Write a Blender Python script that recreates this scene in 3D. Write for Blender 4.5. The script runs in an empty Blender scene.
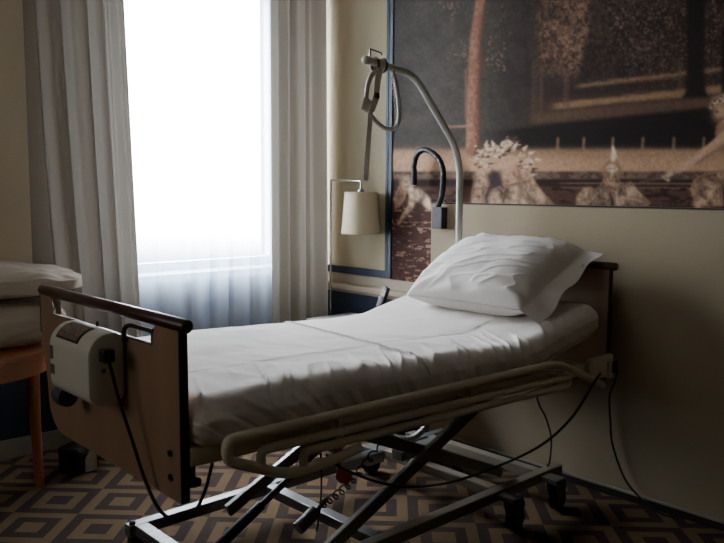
import bpy, bmesh, math, random
import numpy as np
from mathutils import Vector, Matrix, noise
C = bpy.context.scene.collection
PI = math.pi
random.seed(7)
rng = np.random.default_rng(11)

# ------------------------------------------------------------------ camera
H = 1.375
F, YAW, PITCH, ROLL = 778.0, math.radians(47.3), math.radians(-6.0), math.radians(.364)
fw = np.array([math.cos(YAW)*math.cos(PITCH), math.sin(YAW)*math.cos(PITCH), math.sin(PITCH)])
rt = np.cross(fw, [0, 0, 1.0]); rt /= np.linalg.norm(rt)
up = np.cross(rt, fw)
rt, up = math.cos(ROLL)*rt+math.sin(ROLL)*up, -math.sin(ROLL)*rt+math.cos(ROLL)*up
cd = bpy.data.cameras.new('camera'); cam = bpy.data.objects.new('camera', cd); C.objects.link(cam)
cd.sensor_width = 36; cd.lens = F/724*36; cd.clip_start = .02
cam.matrix_world = Matrix(((rt[0], up[0], -fw[0], 0), (rt[1], up[1], -fw[1], 0), (rt[2], up[2], -fw[2], H), (0, 0, 0, 1)))
bpy.context.scene.camera = cam

# ------------------------------------------------------------------ materials
def lin(c):
    return tuple((v/12.92 if v <= .04045 else ((v+.055)/1.055)**2.4) for v in [x/255 for x in c])
def mat(name, rgb, rough=.6, metal=0, noise_amt=0, scale=30, bump=0, bscale=200, spec=.5, stretch=None, sheen=0):
    m = bpy.data.materials.new(name); m.use_nodes = True
    nt = m.node_tree; b = nt.nodes['Principled BSDF']
    c = lin(rgb)
    b.inputs['Base Color'].default_value = (*c, 1)
    b.inputs['Roughness'].default_value = rough
    b.inputs['Metallic'].default_value = metal
    b.inputs['Specular IOR Level'].default_value = spec
    if sheen: b.inputs['Sheen Weight'].default_value = sheen
    tc = nt.nodes.new('ShaderNodeTexCoord'); mp = nt.nodes.new('ShaderNodeMapping')
    nt.links.new(tc.outputs['Object'], mp.inputs[0])
    if stretch: mp.inputs['Scale'].default_value = stretch
    if noise_amt:
        n = nt.nodes.new('ShaderNodeTexNoise'); n.inputs['Scale'].default_value = scale
        n.inputs['Detail'].default_value = 5
        nt.links.new(mp.outputs[0], n.inputs[0])
        r = nt.nodes.new('ShaderNodeValToRGB')
        r.color_ramp.elements[0].position = .3; r.color_ramp.elements[1].position = .7
        r.color_ramp.elements[0].color = (*[max(0, v*(1-noise_amt)) for v in c], 1)
        r.color_ramp.elements[1].color = (*[min(1, v*(1+noise_amt)) for v in c], 1)
        nt.links.new(n.outputs[0], r.inputs[0]); nt.links.new(r.outputs[0], b.inputs['Base Color'])
    if bump:
        n = nt.nodes.new('ShaderNodeTexNoise'); n.inputs['Scale'].default_value = bscale
        n.inputs['Detail'].default_value = 4
        nt.links.new(mp.outputs[0], n.inputs[0])
        bp = nt.nodes.new('ShaderNodeBump'); bp.inputs['Strength'].default_value = bump
        bp.inputs['Distance'].default_value = .002
        nt.links.new(n.outputs[0], bp.inputs['Height']); nt.links.new(bp.outputs[0], b.inputs['Normal'])
    return m
M = {}
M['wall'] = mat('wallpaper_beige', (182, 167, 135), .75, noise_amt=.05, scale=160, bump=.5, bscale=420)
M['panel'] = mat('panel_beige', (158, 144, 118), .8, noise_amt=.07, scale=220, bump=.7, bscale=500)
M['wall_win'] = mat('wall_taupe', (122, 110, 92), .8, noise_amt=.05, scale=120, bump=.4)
M['strip'] = mat('strip_cream', (176, 162, 138), .6)
M['ceiling'] = mat('ceiling_white', (190, 184, 172), .9)
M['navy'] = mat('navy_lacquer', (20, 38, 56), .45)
M['blue_edge'] = mat('blue_edge', (36, 62, 76), .5)
M['base'] = mat('baseboard_white', (150, 145, 132), .5)
M['dkbase'] = mat('baseboard_dark', (34, 28, 25), .5)
M['sheet'] = mat('white_cotton', (222, 217, 212), .85, bump=.25, bscale=700, spec=.2, sheen=.1)
M['pillow'] = mat('white_pillowcase', (228, 225, 221), .85, bump=.25, bscale=700, spec=.2, sheen=.1)
M['hem'] = mat('sheet_hem', (186, 180, 176), .85)
M['bedding'] = mat('spare_bedding', (168, 155, 138), .9, bump=.3, spec=.2)
M['wood'] = mat('board_wood', (146, 118, 96), .5, noise_amt=.14, scale=9, stretch=(1, 1, .15), bump=.1)
M['edge'] = mat('board_edge', (32, 24, 22), .5)
M['rail_wood'] = mat('rail_wood', (66, 40, 34), .32, noise_amt=.25, scale=14, stretch=(1, .12, 1))
M['frame'] = mat('frame_grey_beige', (205, 197, 178), .6, noise_amt=.04)
M['frame_low'] = mat('frame_shadow_grey', (112, 106, 92), .5)  # darker copy of the frame paint; shade under the bed put into its colour
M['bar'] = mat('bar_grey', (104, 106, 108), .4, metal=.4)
M['steel'] = mat('steel', (176, 180, 186), .3, metal=.9)
M['chrome'] = mat('chrome', (200, 200, 200), .18, metal=1)
M['dark'] = mat('dark_metal', (38, 38, 40), .4, metal=.5)
M['black'] = mat('black_plastic', (16, 16, 17), .45)
M['rubber'] = mat('black_rubber', (12, 12, 12), .7)
M['caster'] = mat('grey_caster', (84, 84, 78), .55)
M['box'] = mat('ivory_plastic', (206, 206, 196), .42, noise_amt=.02, scale=6)
M['bluegrey'] = mat('blue_grey_plastic', (58, 70, 76), .5)
M['screen'] = mat('label_panel', (120, 104, 92), .25, noise_amt=.25, scale=60)
M['mark'] = mat('label_mark', (90, 90, 90), .5)
M['stick'] = mat('sticker_white', (226, 226, 222), .5)
M['red'] = mat('red_plastic', (176, 48, 34), .4)
M['strap'] = mat('strap_grey', (196, 189, 174), .85, bump=.5, bscale=900)
M['grip'] = mat('grip_grey', (166, 160, 146), .5)
M['pole'] = mat('pole_grey', (176, 174, 164), .4, metal=.1)
M['shade'] = mat('lampshade_linen', (214, 200, 168), .85, noise_amt=.05, scale=300, bump=.5, bscale=800)
M['ntable'] = mat('night_table', (150, 148, 140), .35)
M['ntbody'] = mat('night_body', (60, 56, 52), .5)
M['chair'] = mat('orange_wood', (142, 82, 44), .4, noise_amt=.2, scale=10, stretch=(1, 1, .15))
M['hose'] = mat('corrugated_hose', (170, 170, 168), .4, metal=.4)
M['carton'] = mat('pale_carton', (170, 164, 148), .7)
M['sill'] = mat('sill_grey', (140, 146, 154), .5)
M['frame_white'] = mat('window_white', (225, 226, 228), .4)

def cloth_mat(name, rgb, trans):
    m = mat(name, rgb, .9, noise_amt=.06, scale=250, bump=.4, bscale=600, spec=.15)
    nt = m.node_tree; b = nt.nodes['Principled BSDF']; out = nt.nodes['Material Output']
    t = nt.nodes.new('ShaderNodeBsdfTranslucent'); t.inputs[0].default_value = (*lin(rgb), 1)
    mx = nt.nodes.new('ShaderNodeMixShader'); mx.inputs[0].default_value = trans
    nt.links.new(b.outputs[0], mx.inputs[1]); nt.links.new(t.outputs[0], mx.inputs[2]); nt.links.new(mx.outputs[0], out.inputs[0])
    return m
M['curtain'] = cloth_mat('curtain_linen', (158, 151, 141), .08)
M['curtain_far'] = cloth_mat('curtain_taupe', (196, 182, 158), .05)
# sheer
m = bpy.data.materials.new('sheer_voile'); m.use_nodes = True; nt = m.node_tree
out = nt.nodes['Material Output']; nt.nodes.remove(nt.nodes['Principled BSDF'])
tp = nt.nodes.new('ShaderNodeBsdfTransparent'); tl = nt.nodes.new('ShaderNodeBsdfTranslucent'); df = nt.nodes.new('ShaderNodeBsdfDiffuse')
tl.inputs[0].default_value = (.66, .80, 1, 1); df.inputs[0].default_value = (.5, .66, 1, 1)
m1 = nt.nodes.new('ShaderNodeMixShader'); m1.inputs[0].default_value = .45
m2 = nt.nodes.new('ShaderNodeMixShader')
lw = nt.nodes.new('ShaderNodeLayerWeight'); lw.inputs[0].default_value = .35
mr = nt.nodes.new('ShaderNodeMapRange'); mr.inputs['To Min'].default_value = .40; mr.inputs['To Max'].default_value = .62
nt.links.new(lw.outputs['Facing'], mr.inputs['Value']); nt.links.new(mr.outputs[0], m2.inputs[0])
nt.links.new(tl.outputs[0], m1.inputs[1]); nt.links.new(df.outputs[0], m1.inputs[2])
nt.links.new(tp.outputs[0], m2.inputs[1]); nt.links.new(m1.outputs[0], m2.inputs[2]); nt.links.new(m2.outputs[0], out.inputs[0])
M['sheer'] = m
# glass
m = bpy.data.materials.new('window_glass'); m.use_nodes = True; nt = m.node_tree
out = nt.nodes['Material Output']; nt.nodes.remove(nt.nodes['Principled BSDF'])
tp = nt.nodes.new('ShaderNodeBsdfTransparent'); gl = nt.nodes.new('ShaderNodeBsdfGlossy'); gl.inputs['Roughness'].default_value = .02
mx = nt.nodes.new('ShaderNodeMixShader'); mx.inputs[0].default_value = .06
nt.links.new(tp.outputs[0], mx.inputs[1]); nt.links.new(gl.outputs[0], mx.inputs[2]); nt.links.new(mx.outputs[0], out.inputs[0])
M['glass'] = m
# carpet: rotated checker of nested squares
m = bpy.data.materials.new('carpet_diamond'); m.use_nodes = True; nt = m.node_tree; b = nt.nodes['Principled BSDF']
b.inputs['Roughness'].default_value = .95; b.inputs['Specular IOR Level'].default_value = .1
tc = nt.nodes.new('ShaderNodeTexCoord')
sx = nt.nodes.new('ShaderNodeSeparateXYZ'); nt.links.new(tc.outputs['Object'], sx.inputs[0])
def MN(op, a, bb=None):
    n = nt.nodes.new('ShaderNodeMath'); n.operation = op
    for i, v in enumerate((a, bb)):
        if v is None: continue
        if isinstance(v, (int, float)): n.inputs[i].default_value = v
        else: nt.links.new(v, n.inputs[i])
    return n.outputs[0]
cell = .2795
X0, Y0 = 1.273, 3.343
dx = MN('SUBTRACT', sx.outputs[0], X0); dy = MN('SUBTRACT', sx.outputs[1], Y0)
k = 1/(math.sqrt(2)*cell)
u = MN('ADD', MN('MULTIPLY', MN('SUBTRACT', dx, dy), k), .5); v = MN('ADD', MN('MULTIPLY', MN('ADD', dx, dy), k), .5)
fu = MN('FLOOR', u); fv = MN('FLOOR', v)
par = MN('PINGPONG', MN('ADD', fu, fv), 1)
au = MN('ABSOLUTE', MN('SUBTRACT', MN('SUBTRACT', u, fu), .5)); av = MN('ABSOLUTE', MN('SUBTRACT', MN('SUBTRACT', v, fv), .5))
r = MN('FLOOR', MN('MULTIPLY', MN('MAXIMUM', au, av), 6.0))
sel = MN('PINGPONG', MN('ADD', r, par), 1)
nz = nt.nodes.new('ShaderNodeTexNoise'); nz.inputs['Scale'].default_value = 260; nt.links.new(tc.outputs['Object'], nz.inputs[0])
mc = nt.nodes.new('ShaderNodeMix'); mc.data_type = 'RGBA'
mc.inputs[6].default_value = (*lin((64, 51, 47)), 1); mc.inputs[7].default_value = (*lin((110, 90, 66)), 1)
nt.links.new(sel, mc.inputs[0])
m3 = nt.nodes.new('ShaderNodeMix'); m3.data_type = 'RGBA'; m3.blend_type = 'MULTIPLY'; m3.inputs[0].default_value = .5
nt.links.new(mc.outputs[2], m3.inputs[6]); nt.links.new(nz.outputs[0], m3.inputs[7]); nt.links.new(m3.outputs[2], b.inputs['Base Color'])
bp = nt.nodes.new('ShaderNodeBump'); bp.inputs['Strength'].default_value = .6; bp.inputs['Distance'].default_value = .004
nt.links.new(nz.outputs[0], bp.inputs['Height']); nt.links.new(bp.outputs[0], b.inputs['Normal'])
M['carpet'] = m
# mural
m = bpy.data.materials.new('mural_print'); m.use_nodes = True; nt = m.node_tree; b = nt.nodes['Principled BSDF']
b.inputs['Roughness'].default_value = .75; b.inputs['Specular IOR Level'].default_value = .1
at_ = nt.nodes.new('ShaderNodeAttribute'); at_.attribute_name = 'print'
nt.links.new(at_.outputs['Color'], b.inputs['Base Color'])
M['mural'] = m

# ------------------------------------------------------------------ helpers
WL = {}
def wloc(o): return WL[o.name]
def empty(name, loc, label, cat, group=None):
    o = bpy.data.objects.new(name, None); C.objects.link(o); o.location = loc; o.empty_display_size = .05
    WL[o.name] = Vector(loc); o['label'] = label; o['category'] = cat
    if group: o['group'] = group
    return o
def obj(name, bm, material, parent=None, smooth=False, label=None, cat=None, group=None, kind=None, ang=None):
    me = bpy.data.meshes.new(name); bm.normal_update(); bm.to_mesh(me); bm.free()
    return objm(name, me, material, parent, smooth, label, cat, group, kind, ang)
def objm(name, me, material, parent=None, smooth=False, label=None, cat=None, group=None, kind=None, ang=None, keep=False):
    vs = np.empty(len(me.vertices)*3); me.vertices.foreach_get('co', vs); vs = vs.reshape(-1, 3)
    lo, hi = vs.min(0), vs.max(0)
    org = Vector((0, 0, 0)) if keep else Vector(((lo[0]+hi[0])/2, (lo[1]+hi[1])/2, lo[2]))
    me.transform(Matrix.Translation(-org))
    o = bpy.data.objects.new(name, me); C.objects.link(o); me.materials.append(material)
    WL[o.name] = org
    if parent is not None:
        o.parent = parent; o.location = org - wloc(parent)
    else: o.location = org
    if smooth: me.polygons.foreach_set('use_smooth', [True]*len(me.polygons))
    if smooth and ang is not None: me.set_sharp_from_angle(angle=math.radians(ang))
    if label: o['label'] = label
    if cat: o['category'] = cat
    if group: o['group'] = group
    if kind: o['kind'] = kind
    return o
def struct(name, bm, material, **k): return obj(name, bm, material, kind='structure', **k)

def box(bm, lo, hi, bev=0, rot=None, piv=None, seg=2):
    c = [(a+b_)/2 for a, b_ in zip(lo, hi)]; s = [abs(b_-a) for a, b_ in zip(lo, hi)]
    t = bmesh.new(); bmesh.ops.create_cube(t, size=1)
    bmesh.ops.scale(t, vec=s, verts=t.verts); bmesh.ops.translate(t, vec=c, verts=t.verts)
    if bev: bmesh.ops.bevel(t, geom=t.edges[:], offset=bev, segments=seg, affect='EDGES', profile=.5)
    if rot is not None: bmesh.ops.transform(t, matrix=Matrix.Translation(piv or c) @ rot @ Matrix.Translation(-Vector(piv or c)), verts=t.verts)
    merge(bm, t); return bm
def merge(bm, t):
    me = bpy.data.meshes.new('tmp'); t.to_mesh(me); t.free(); bm.from_mesh(me); bpy.data.meshes.remove(me)
def beam(bm, a, b, w, h, bev=.003, upv=(0, 0, 1)):
    """box beam from a to b, w wide (sideways), h tall"""
    a, b = Vector(a), Vector(b); d = (b-a); L = d.length; d.normalize()
    s = d.cross(Vector(upv)).normalized(); u_ = s.cross(d)
    t = bmesh.new(); bmesh.ops.create_cube(t, size=1); bmesh.ops.scale(t, vec=(L, w, h), verts=t.verts)
    if bev: bmesh.ops.bevel(t, geom=t.edges[:], offset=bev, segments=2, affect='EDGES', profile=.5)
    R = Matrix((d, s, u_)).transposed().to_4x4()
    bmesh.ops.transform(t, matrix=Matrix.Translation((a+b)/2) @ R, verts=t.verts); merge(bm, t); return bm
def smoothpath(pts, n=8):
    P = [Vector(p) for p in pts]; P = [P[0]*2-P[1]]+P+[P[-1]*2-P[-2]]; o = []
    for i in range(1, len(P)-2):
        for k_ in range(n):
            t = k_/n; a, b, c, d = P[i-1:i+3]
            o.append(.5*((2*b)+(c-a)*t+(2*a-5*b+4*c-d)*t*t+(3*b-a-3*c+d)*t**3))
    o.append(P[-2]); return o
def tube(bm, pts, r, seg=12, cap=True, closed=False, prof=None):
    P = [Vector(p) for p in pts]; n = len(P)
    rs = r if isinstance(r, (list, tuple)) else [r]*n
    T = []
    for i in range(n):
        if closed: t = P[(i+1) % n]-P[i-1]
        else: t = P[min(i+1, n-1)]-P[max(i-1, 0)]
        T.append(t.normalized())
    a = Vector((0, 0, 1)) if abs(T[0].z) < .9 else Vector((1, 0, 0))
    nrm = T[0].cross(a).normalized(); rings = []
    for i in range(n):
        nrm = (nrm - T[i]*nrm.dot(T[i]))
        nrm.normalize(); bn = T[i].cross(nrm); ring = []
        for k_ in range(seg):
            an = 2*PI*k_/seg; ca, sa = math.cos(an), math.sin(an)
            if prof: ca *= prof[0]; sa *= prof[1]
            ring.append(bm.verts.new(P[i]+(nrm*ca+bn*sa)*rs[i]))
        rings.append(ring)
    m_ = n if closed else n-1
    for i in range(m_):
        A, B = rings[i], rings[(i+1) % n]
        for k_ in range(seg): bm.faces.new((A[k_], A[(k_+1) % seg], B[(k_+1) % seg], B[k_]))
    if cap and not closed:
        bm.faces.new(rings[0][::-1]); bm.faces.new(rings[-1])
    return bm
def corner(pts, rad, n=6):
    """polyline with rounded corners"""
    P = [Vector(p) for p in pts]; o = [P[0]]
    for i in range(1, len(P)-1):
        a, b, c = P[i-1], P[i], P[i+1]; r_ = min(rad, (a-b).length*.45, (c-b).length*.45)
        p, q = b+(a-b).normalized()*r_, b+(c-b).normalized()*r_
        for k_ in range(n+1):
            t = k_/n; o.append(p*(1-t)**2+b*2*t*(1-t)+q*t*t)
    o.append(P[-1]); return o
def prism(bm, poly, axis, lo, hi, bev=0):
    """poly of 2-D points extruded along axis ('x': (y,z), 'y': (x,z), 'z': (x,y))"""
    def p3(a, b, t): return {'x': (t, a, b), 'y': (a, t, b), 'z': (a, b, t)}[axis]
    t = bmesh.new()
    A = [t.verts.new(p3(a, b, lo)) for a, b in poly]; B = [t.verts.new(p3(a, b, hi)) for a, b in poly]
    n = len(poly)
    t.faces.new(A[::-1]); t.faces.new(B)
    for i in range(n): t.faces.new((A[i], A[(i+1) % n], B[(i+1) % n], B[i]))
    bmesh.ops.recalc_face_normals(t, faces=t.faces)
    if bev:
        ed = [e for e in t.edges if all(v_ in A for v_ in e.verts) or all(v_ in B for v_ in e.verts)]
        bmesh.ops.bevel(t, geom=ed, offset=bev, segments=2, affect='EDGES', profile=.5)
    merge(bm, t); return bm
def lathe(bm, prof, c=(0, 0, 0), seg=32, axis='z', cap=True):
    rings = []
    for r_, z in prof:
        ring = []
        for k_ in range(seg):
            a = 2*PI*k_/seg; p = (r_*math.cos(a), r_*math.sin(a), z)
            if axis == 'y': p = (p[0], p[2], p[1])
            if axis == 'x': p = (p[2], p[0], p[1])
            ring.append(bm.verts.new((p[0]+c[0], p[1]+c[1], p[2]+c[2])))
        rings.append(ring)
    for A, B in zip(rings, rings[1:]):
        for k_ in range(seg): bm.faces.new((A[k_], A[(k_+1) % seg], B[(k_+1) % seg], B[k_]))
    if cap: bm.faces.new(rings[0][::-1]); bm.faces.new(rings[-1])
    bmesh.ops.recalc_face_normals(bm, faces=bm.faces)
    return bm
def rrect(a0, b0, a1, b1, rads, n=6):
    """rounded rect ccw, rads for corners (a0b0, a1b0, a1b1, a0b1)"""
    o = []
    for (ca, cb, sa, sb, st), r_ in zip(((a0, b0, 1, 1, PI), (a1, b0, -1, 1, 1.5*PI), (a1, b1, -1, -1, 0), (a0, b1, 1, -1, .5*PI)), rads):
        if r_ < 1e-5: o.append((ca, cb)); continue
        for k_ in range(n+1):
            an = st+.5*PI*k_/n; o.append((ca+sa*r_+r_*math.cos(an), cb+sb*r_+r_*math.sin(an)))
    return o
def gridmesh(name, V, keepf=None):
    """V: array (nu, nv, 3)"""
    nu, nv = V.shape[:2]
    idx = np.arange(nu*nv).reshape(nu, nv); a, b, c, d = idx[:-1, :-1], idx[1:, :-1], idx[1:, 1:], idx[:-1, 1:]
    fc = np.stack([a, b, c, d], -1).reshape(-1, 4)
    if keepf is not None: fc = fc[keepf.ravel()]
    me = bpy.data.meshes.new(name); me.from_pydata(V.reshape(-1, 3).tolist(), [], fc.tolist()); me.update(); return me
def nz3(x, y, z, s=1): return noise.noise(Vector((x*s, y*s, z*s)))
BM = bmesh.new

# ------------------------------------------------------------------ room
XW, YW, ZC = 3.168, 4.05, 2.85
XL, YB = -1.9, -2.2
struct('floor', box(BM(), (XL-.1, YB-.1, -.1), (XW+.1, YW+.45, 0)), M['carpet'])
bpy.data.objects['floor'].data.transform(Matrix.Translation(bpy.data.objects['floor'].location)); bpy.data.objects['floor'].location = (0, 0, 0)
struct('ceiling', box(BM(), (XL-.1, YB-.1, ZC), (XW+.1, YW+.1, ZC+.1)), M['ceiling'])
struct('wall_right', box(BM(), (XW, YB-.1, 0), (XW+.1, YW+.1, ZC)), M['wall'])
struct('wall_left', box(BM(), (XL-.1, YB-.1, 0), (XL, YW+.1, ZC)), M['wall'])
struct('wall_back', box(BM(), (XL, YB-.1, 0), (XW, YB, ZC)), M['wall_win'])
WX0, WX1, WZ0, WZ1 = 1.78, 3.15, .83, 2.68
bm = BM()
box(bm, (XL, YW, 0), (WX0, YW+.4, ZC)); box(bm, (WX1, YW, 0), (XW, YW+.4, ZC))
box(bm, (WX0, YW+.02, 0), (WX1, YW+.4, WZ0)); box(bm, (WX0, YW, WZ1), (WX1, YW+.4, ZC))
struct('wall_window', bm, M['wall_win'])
bm = BM(); box(bm, (WX0+.001, YW-.005, WZ0), (WX1-.001, YW+.2, WZ0+.05), .006)
struct('trim_1', bm, M['sill'])
bm = BM(); y0, y1 = YW+.2, YW+.26
for lo, hi in (((WX0, y0, WZ0), (WX1, y1, WZ0+.10)), ((WX0, y0, WZ1-.08), (WX1, y1, WZ1)), ((WX0, y0, WZ0+.10), (WX0+.07, y1, WZ1-.08)), ((WX1-.07, y0, WZ0+.10), (WX1, y1, WZ1-.08))):
    box(bm, lo, hi, .004)
wf = struct('window_1', bm, M['frame_white'])
obj('pane', box(BM(), (WX0+.071, y0+.025, WZ0+.101), (WX1-.071, y0+.031, WZ1-.081)), M['glass'], wf)
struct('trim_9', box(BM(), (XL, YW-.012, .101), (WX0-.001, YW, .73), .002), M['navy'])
struct('baseboard_window', box(box(BM(), (XL, YW-.015, 0), (WX0, YW, .1), .004), (WX0, YW-.0149, 0), (XW-.02, YW-.0001, .1), .004), M['base'])
bm = BM(); box(bm, (XW-.022, YB, 0), (XW, YW-.02, .034), .003)
struct('baseboard_right', bm, M['dkbase'])
struct('trim_2', box(BM(), (XW-.026, YB, .0345), (XW, YW-.02, .044), .002), M['base'])
# headboard wall panelling
struct('trim_3', box(BM(), (XW-.02, YB+.1, .045), (XW-.0005, 2.86, 1.303), .003), M['panel'])              # upholstered beige panel
struct('trim_4', box(BM(), (XW-.022, YB+.1, 1.3035), (XW-.0005, 2.86, 1.310), .001), M['dkbase'])
bm = BM(); box(bm, (XW-.012, 3.178, .905), (XW-.0005, 3.205, ZC-.01)); box(bm, (XW-.012, 3.178, .862), (XW-.0005, 3.85, .905))
struct('trim_5', bm, M['navy'])
struct('trim_6', box(BM(), (XW-.0145, 3.206, .906), (XW-.0005, 3.224, ZC-.012)), M['blue_edge'])
bm = BM(); box(bm, (XW-.006, 2.862, .80), (XW-.0005, 4.0, .858), .001); box(bm, (XW-.05, 2.862, .765), (XW-.0005, 4.0, .799), .006); box(bm, (XW-.012, 2.862, .745), (XW-.0005, 4.0, .764))
struct('trim_7', bm, M['strip'])
struct('trim_8', box(BM(), (XW-.01, 2.862, .12), (XW-.0005, 4.0, .744)), M['navy'])

# ------------------------------------------------------------------ mural (painted into a colour attribute of the flat print)
CX0, CY0, SC = 380.0, -70.0, 2
CWp, CHp = 500, 370
cv = np.zeros((CHp*SC, CWp*SC, 3)); yy, xx = np.mgrid[0:CHp*SC, 0:CWp*SC]; PX = xx/SC+CX0; PY = yy/SC+CY0
def vnoise(sx_, sy_, seed, oct_=4):
    r_ = np.random.default_rng(seed); o = np.zeros(PX.shape); amp = 1; tot = 0
    for k_ in range(oct_):
        gx, gy = max(2, int(CWp/sx_*2**k_)+2), max(2, int(CHp/sy_*2**k_)+2); g = r_.random((gy, gx))
        fx = (PX-CX0)/CWp*(gx-1.001); fy = (PY-CY0)/CHp*(gy-1.001); ix = fx.astype(int); iy = fy.astype(int); tx = fx-ix; ty = fy-iy
        tx = tx*tx*(3-2*tx); ty = ty*ty*(3-2*ty)
        o += amp*((g[iy, ix]*(1-tx)+g[iy, ix+1]*tx)*(1-ty)+(g[iy+1, ix]*(1-tx)+g[iy+1, ix+1]*tx)*ty); tot += amp; amp *= .55
    return o/tot
def col(c): return np.array(c, float)
def put(mask, c, a=1.0):
    mask = np.clip(mask, 0, 1)*a; cv[:] = cv*(1-mask[..., None])+col(c)*mask[..., None]
def soft(d, w=.6): return 1/(1+np.exp(-np.clip(d/w, -30, 30)))
def pmask(pts, w=.5):
    """soft polygon mask (even-odd, then edge distance)"""
    ins = np.zeros(PX.shape, bool); dm = np.full(PX.shape, 1e9); n = len(pts)
    x0, y0_, x1, y1_ = min(p[0] for p in pts)-4, min(p[1] for p in pts)-4, max(p[0] for p in pts)+4, max(p[1] for p in pts)+4
    sl = (slice(max(0, int((y0_-CY0)*SC)), max(0, int((y1_-CY0)*SC)+1)), slice(max(0, int((x0-CX0)*SC)), max(0, int((x1-CX0)*SC)+1)))
    X, Y = PX[sl], PY[sl]; I = ins[sl]; D = dm[sl]
    for i in range(n):
        (ax, ay), (bx, by) = pts[i], pts[(i+1) % n]
        if ay != by:
            c = ((ay > Y) != (by > Y)) & (X < (bx-ax)*(Y-ay)/(by-ay)+ax); I ^= c
        t = np.clip(((X-ax)*(bx-ax)+(Y-ay)*(by-ay))/max(1e-9, (bx-ax)**2+(by-ay)**2), 0, 1)
        np.minimum(D, np.hypot(X-ax-t*(bx-ax), Y-ay-t*(by-ay)), out=D)
    return np.where(dm > 1e8, 0, soft(np.where(ins, dm, -dm), w))
def stroke(pts, w, edge=.5):
    ws = w if isinstance(w, (list, tuple)) else [w]*len(pts); D = np.full(PX.shape, -1e3)
    for i in range(len(pts)-1):
        (ax, ay), (bx, by) = pts[i], pts[i+1]
        t = np.clip(((PX-ax)*(bx-ax)+(PY-ay)*(by-ay))/max(1e-9, (bx-ax)**2+(by-ay)**2), 0, 1)
        np.maximum(D, (ws[i]*(1-t)+ws[i+1]*t)/2-np.hypot(PX-ax-t*(bx-ax), PY-ay-t*(by-ay)), out=D)
    return soft(D, edge)
def blob(x, y, rx, ry=None, a=0, w=.25):
    ry = ry or rx; ca, sa = math.cos(a), math.sin(a); dx_, dy_ = PX-x, PY-y
    return soft(1-np.hypot((dx_*ca+dy_*sa)/rx, (-dx_*sa+dy_*ca)/ry), w)
n1, n2, n3, n4 = vnoise(14, 14, 1), vnoise(4, 4, 2, 3), vnoise(60, 50, 3), vnoise(10, 3, 4)
sp = vnoise(2.2, 2.2, 5, 2)
LFT = (84, 79, 73); RGT = (52, 42, 38)
g = soft(PX-520, 22)[..., None]; cv[:] = col(LFT)*(1-g)+col(RGT)*g
cv *= (.86+.28*n1)[..., None]
put(soft(PX-500, 10)*soft(560-PX, 8)*soft(n1-.5, .05)*.5, (38, 31, 29))
# faint foliage over the whole dark wood on the right
put(soft(PX-585, 8)*soft(75-PY, 10)*soft(n2*.6+n3*.4-.56, .02), (96, 74, 60), .5)
put(soft(PX-600, 10)*soft(80-PY, 14)*soft(sp-.66, .02), (128, 100, 80), .5)
# sunlit streaks across the lawn on the right
rag = (n4-.5)*5
def band(x0, y0_, x1, y1_, th0, th1, c, a=1, xs=None, xe=None, fade=2):
    t = (PX-x0)/(x1-x0); yc = y0_+(y1_-y0_)*t; th = th0+(th1-th0)*np.clip(t, 0, 2)
    mk = soft(th/2-np.abs(PY-yc+rag*.5), .9)
    if xs is not None: mk = mk*soft(PX-xs, fade)
    if xe is not None: mk = mk*soft(xe-PX, fade)
    put(mk, c, a)
put(soft(PX-528, 6)*soft(PY-88-(700-PX)*.06, 2), (72, 56, 47), .9)
band(578, 86, 724, 69, 4, 4, (142, 110, 84), .95, xs=577)
band(556, 106, 724, 89, 6, 8, (150, 117, 86), .95, xs=553)
band(540, 119, 724, 101, 11, 12, (98, 76, 60), .85, xs=530)
# black hedge shadow
ytop = 124-(PX-554)*.105
put(soft(PX-505, 10)*soft(PY-ytop-rag*.4, 1)*soft(151-PY, 1.2), (33, 27, 25))
# path, pool rim, water
put(soft(PY-149.5-rag*.3, 1.5)*soft(172-PY, .6), (198, 158, 128))
put(soft(PY-149-rag*.3, 1.2)*soft(158-PY, 3)*soft(PX-490, 12), (120, 92, 70), .7)
put(soft(PX-560, 60)*soft(PY-151, 1)*soft(172-PY, .6), (176, 142, 108), .7)
put(soft(PY-172, .5)*soft(179.5-PY, .5), (118, 98, 84)); put(soft(PY-172, .5)*soft(179.5-PY, .5)*soft(n2-.52, .03), (76, 62, 55), .8)
put(soft(PY-179.5, .5), (86, 62, 52)); put(soft(PY-180, .5)*soft(186-PY, .8), (50, 38, 34))
put(soft(PX-560, 5)*soft(.8-np.abs(PY-183.5-(PX-640)*.004), .4), (150, 122, 100), .8); put(soft(PX-560, 5)*soft(.6-np.abs(PY-188), .4), (140, 112, 92), .6)
put(soft(PY-204, 2), (78, 54, 48)); put(soft(PY-186, 1)*soft(n4-.58, .02), (48, 35, 33), .8)
put(soft(PY-206, 2)*soft(n4-.66, .012), (176, 140, 118), .8); put(soft(PY-206, 2)*soft(vnoise(6, 2, 21)-.70, .015), (190, 156, 130), .8)
for x in (558, 584, 613, 643, 674, 704, 736, 768): put(stroke([(x, 138.5), (x-.6, 149)], 3, .4), (150, 124, 100), .75)
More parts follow.
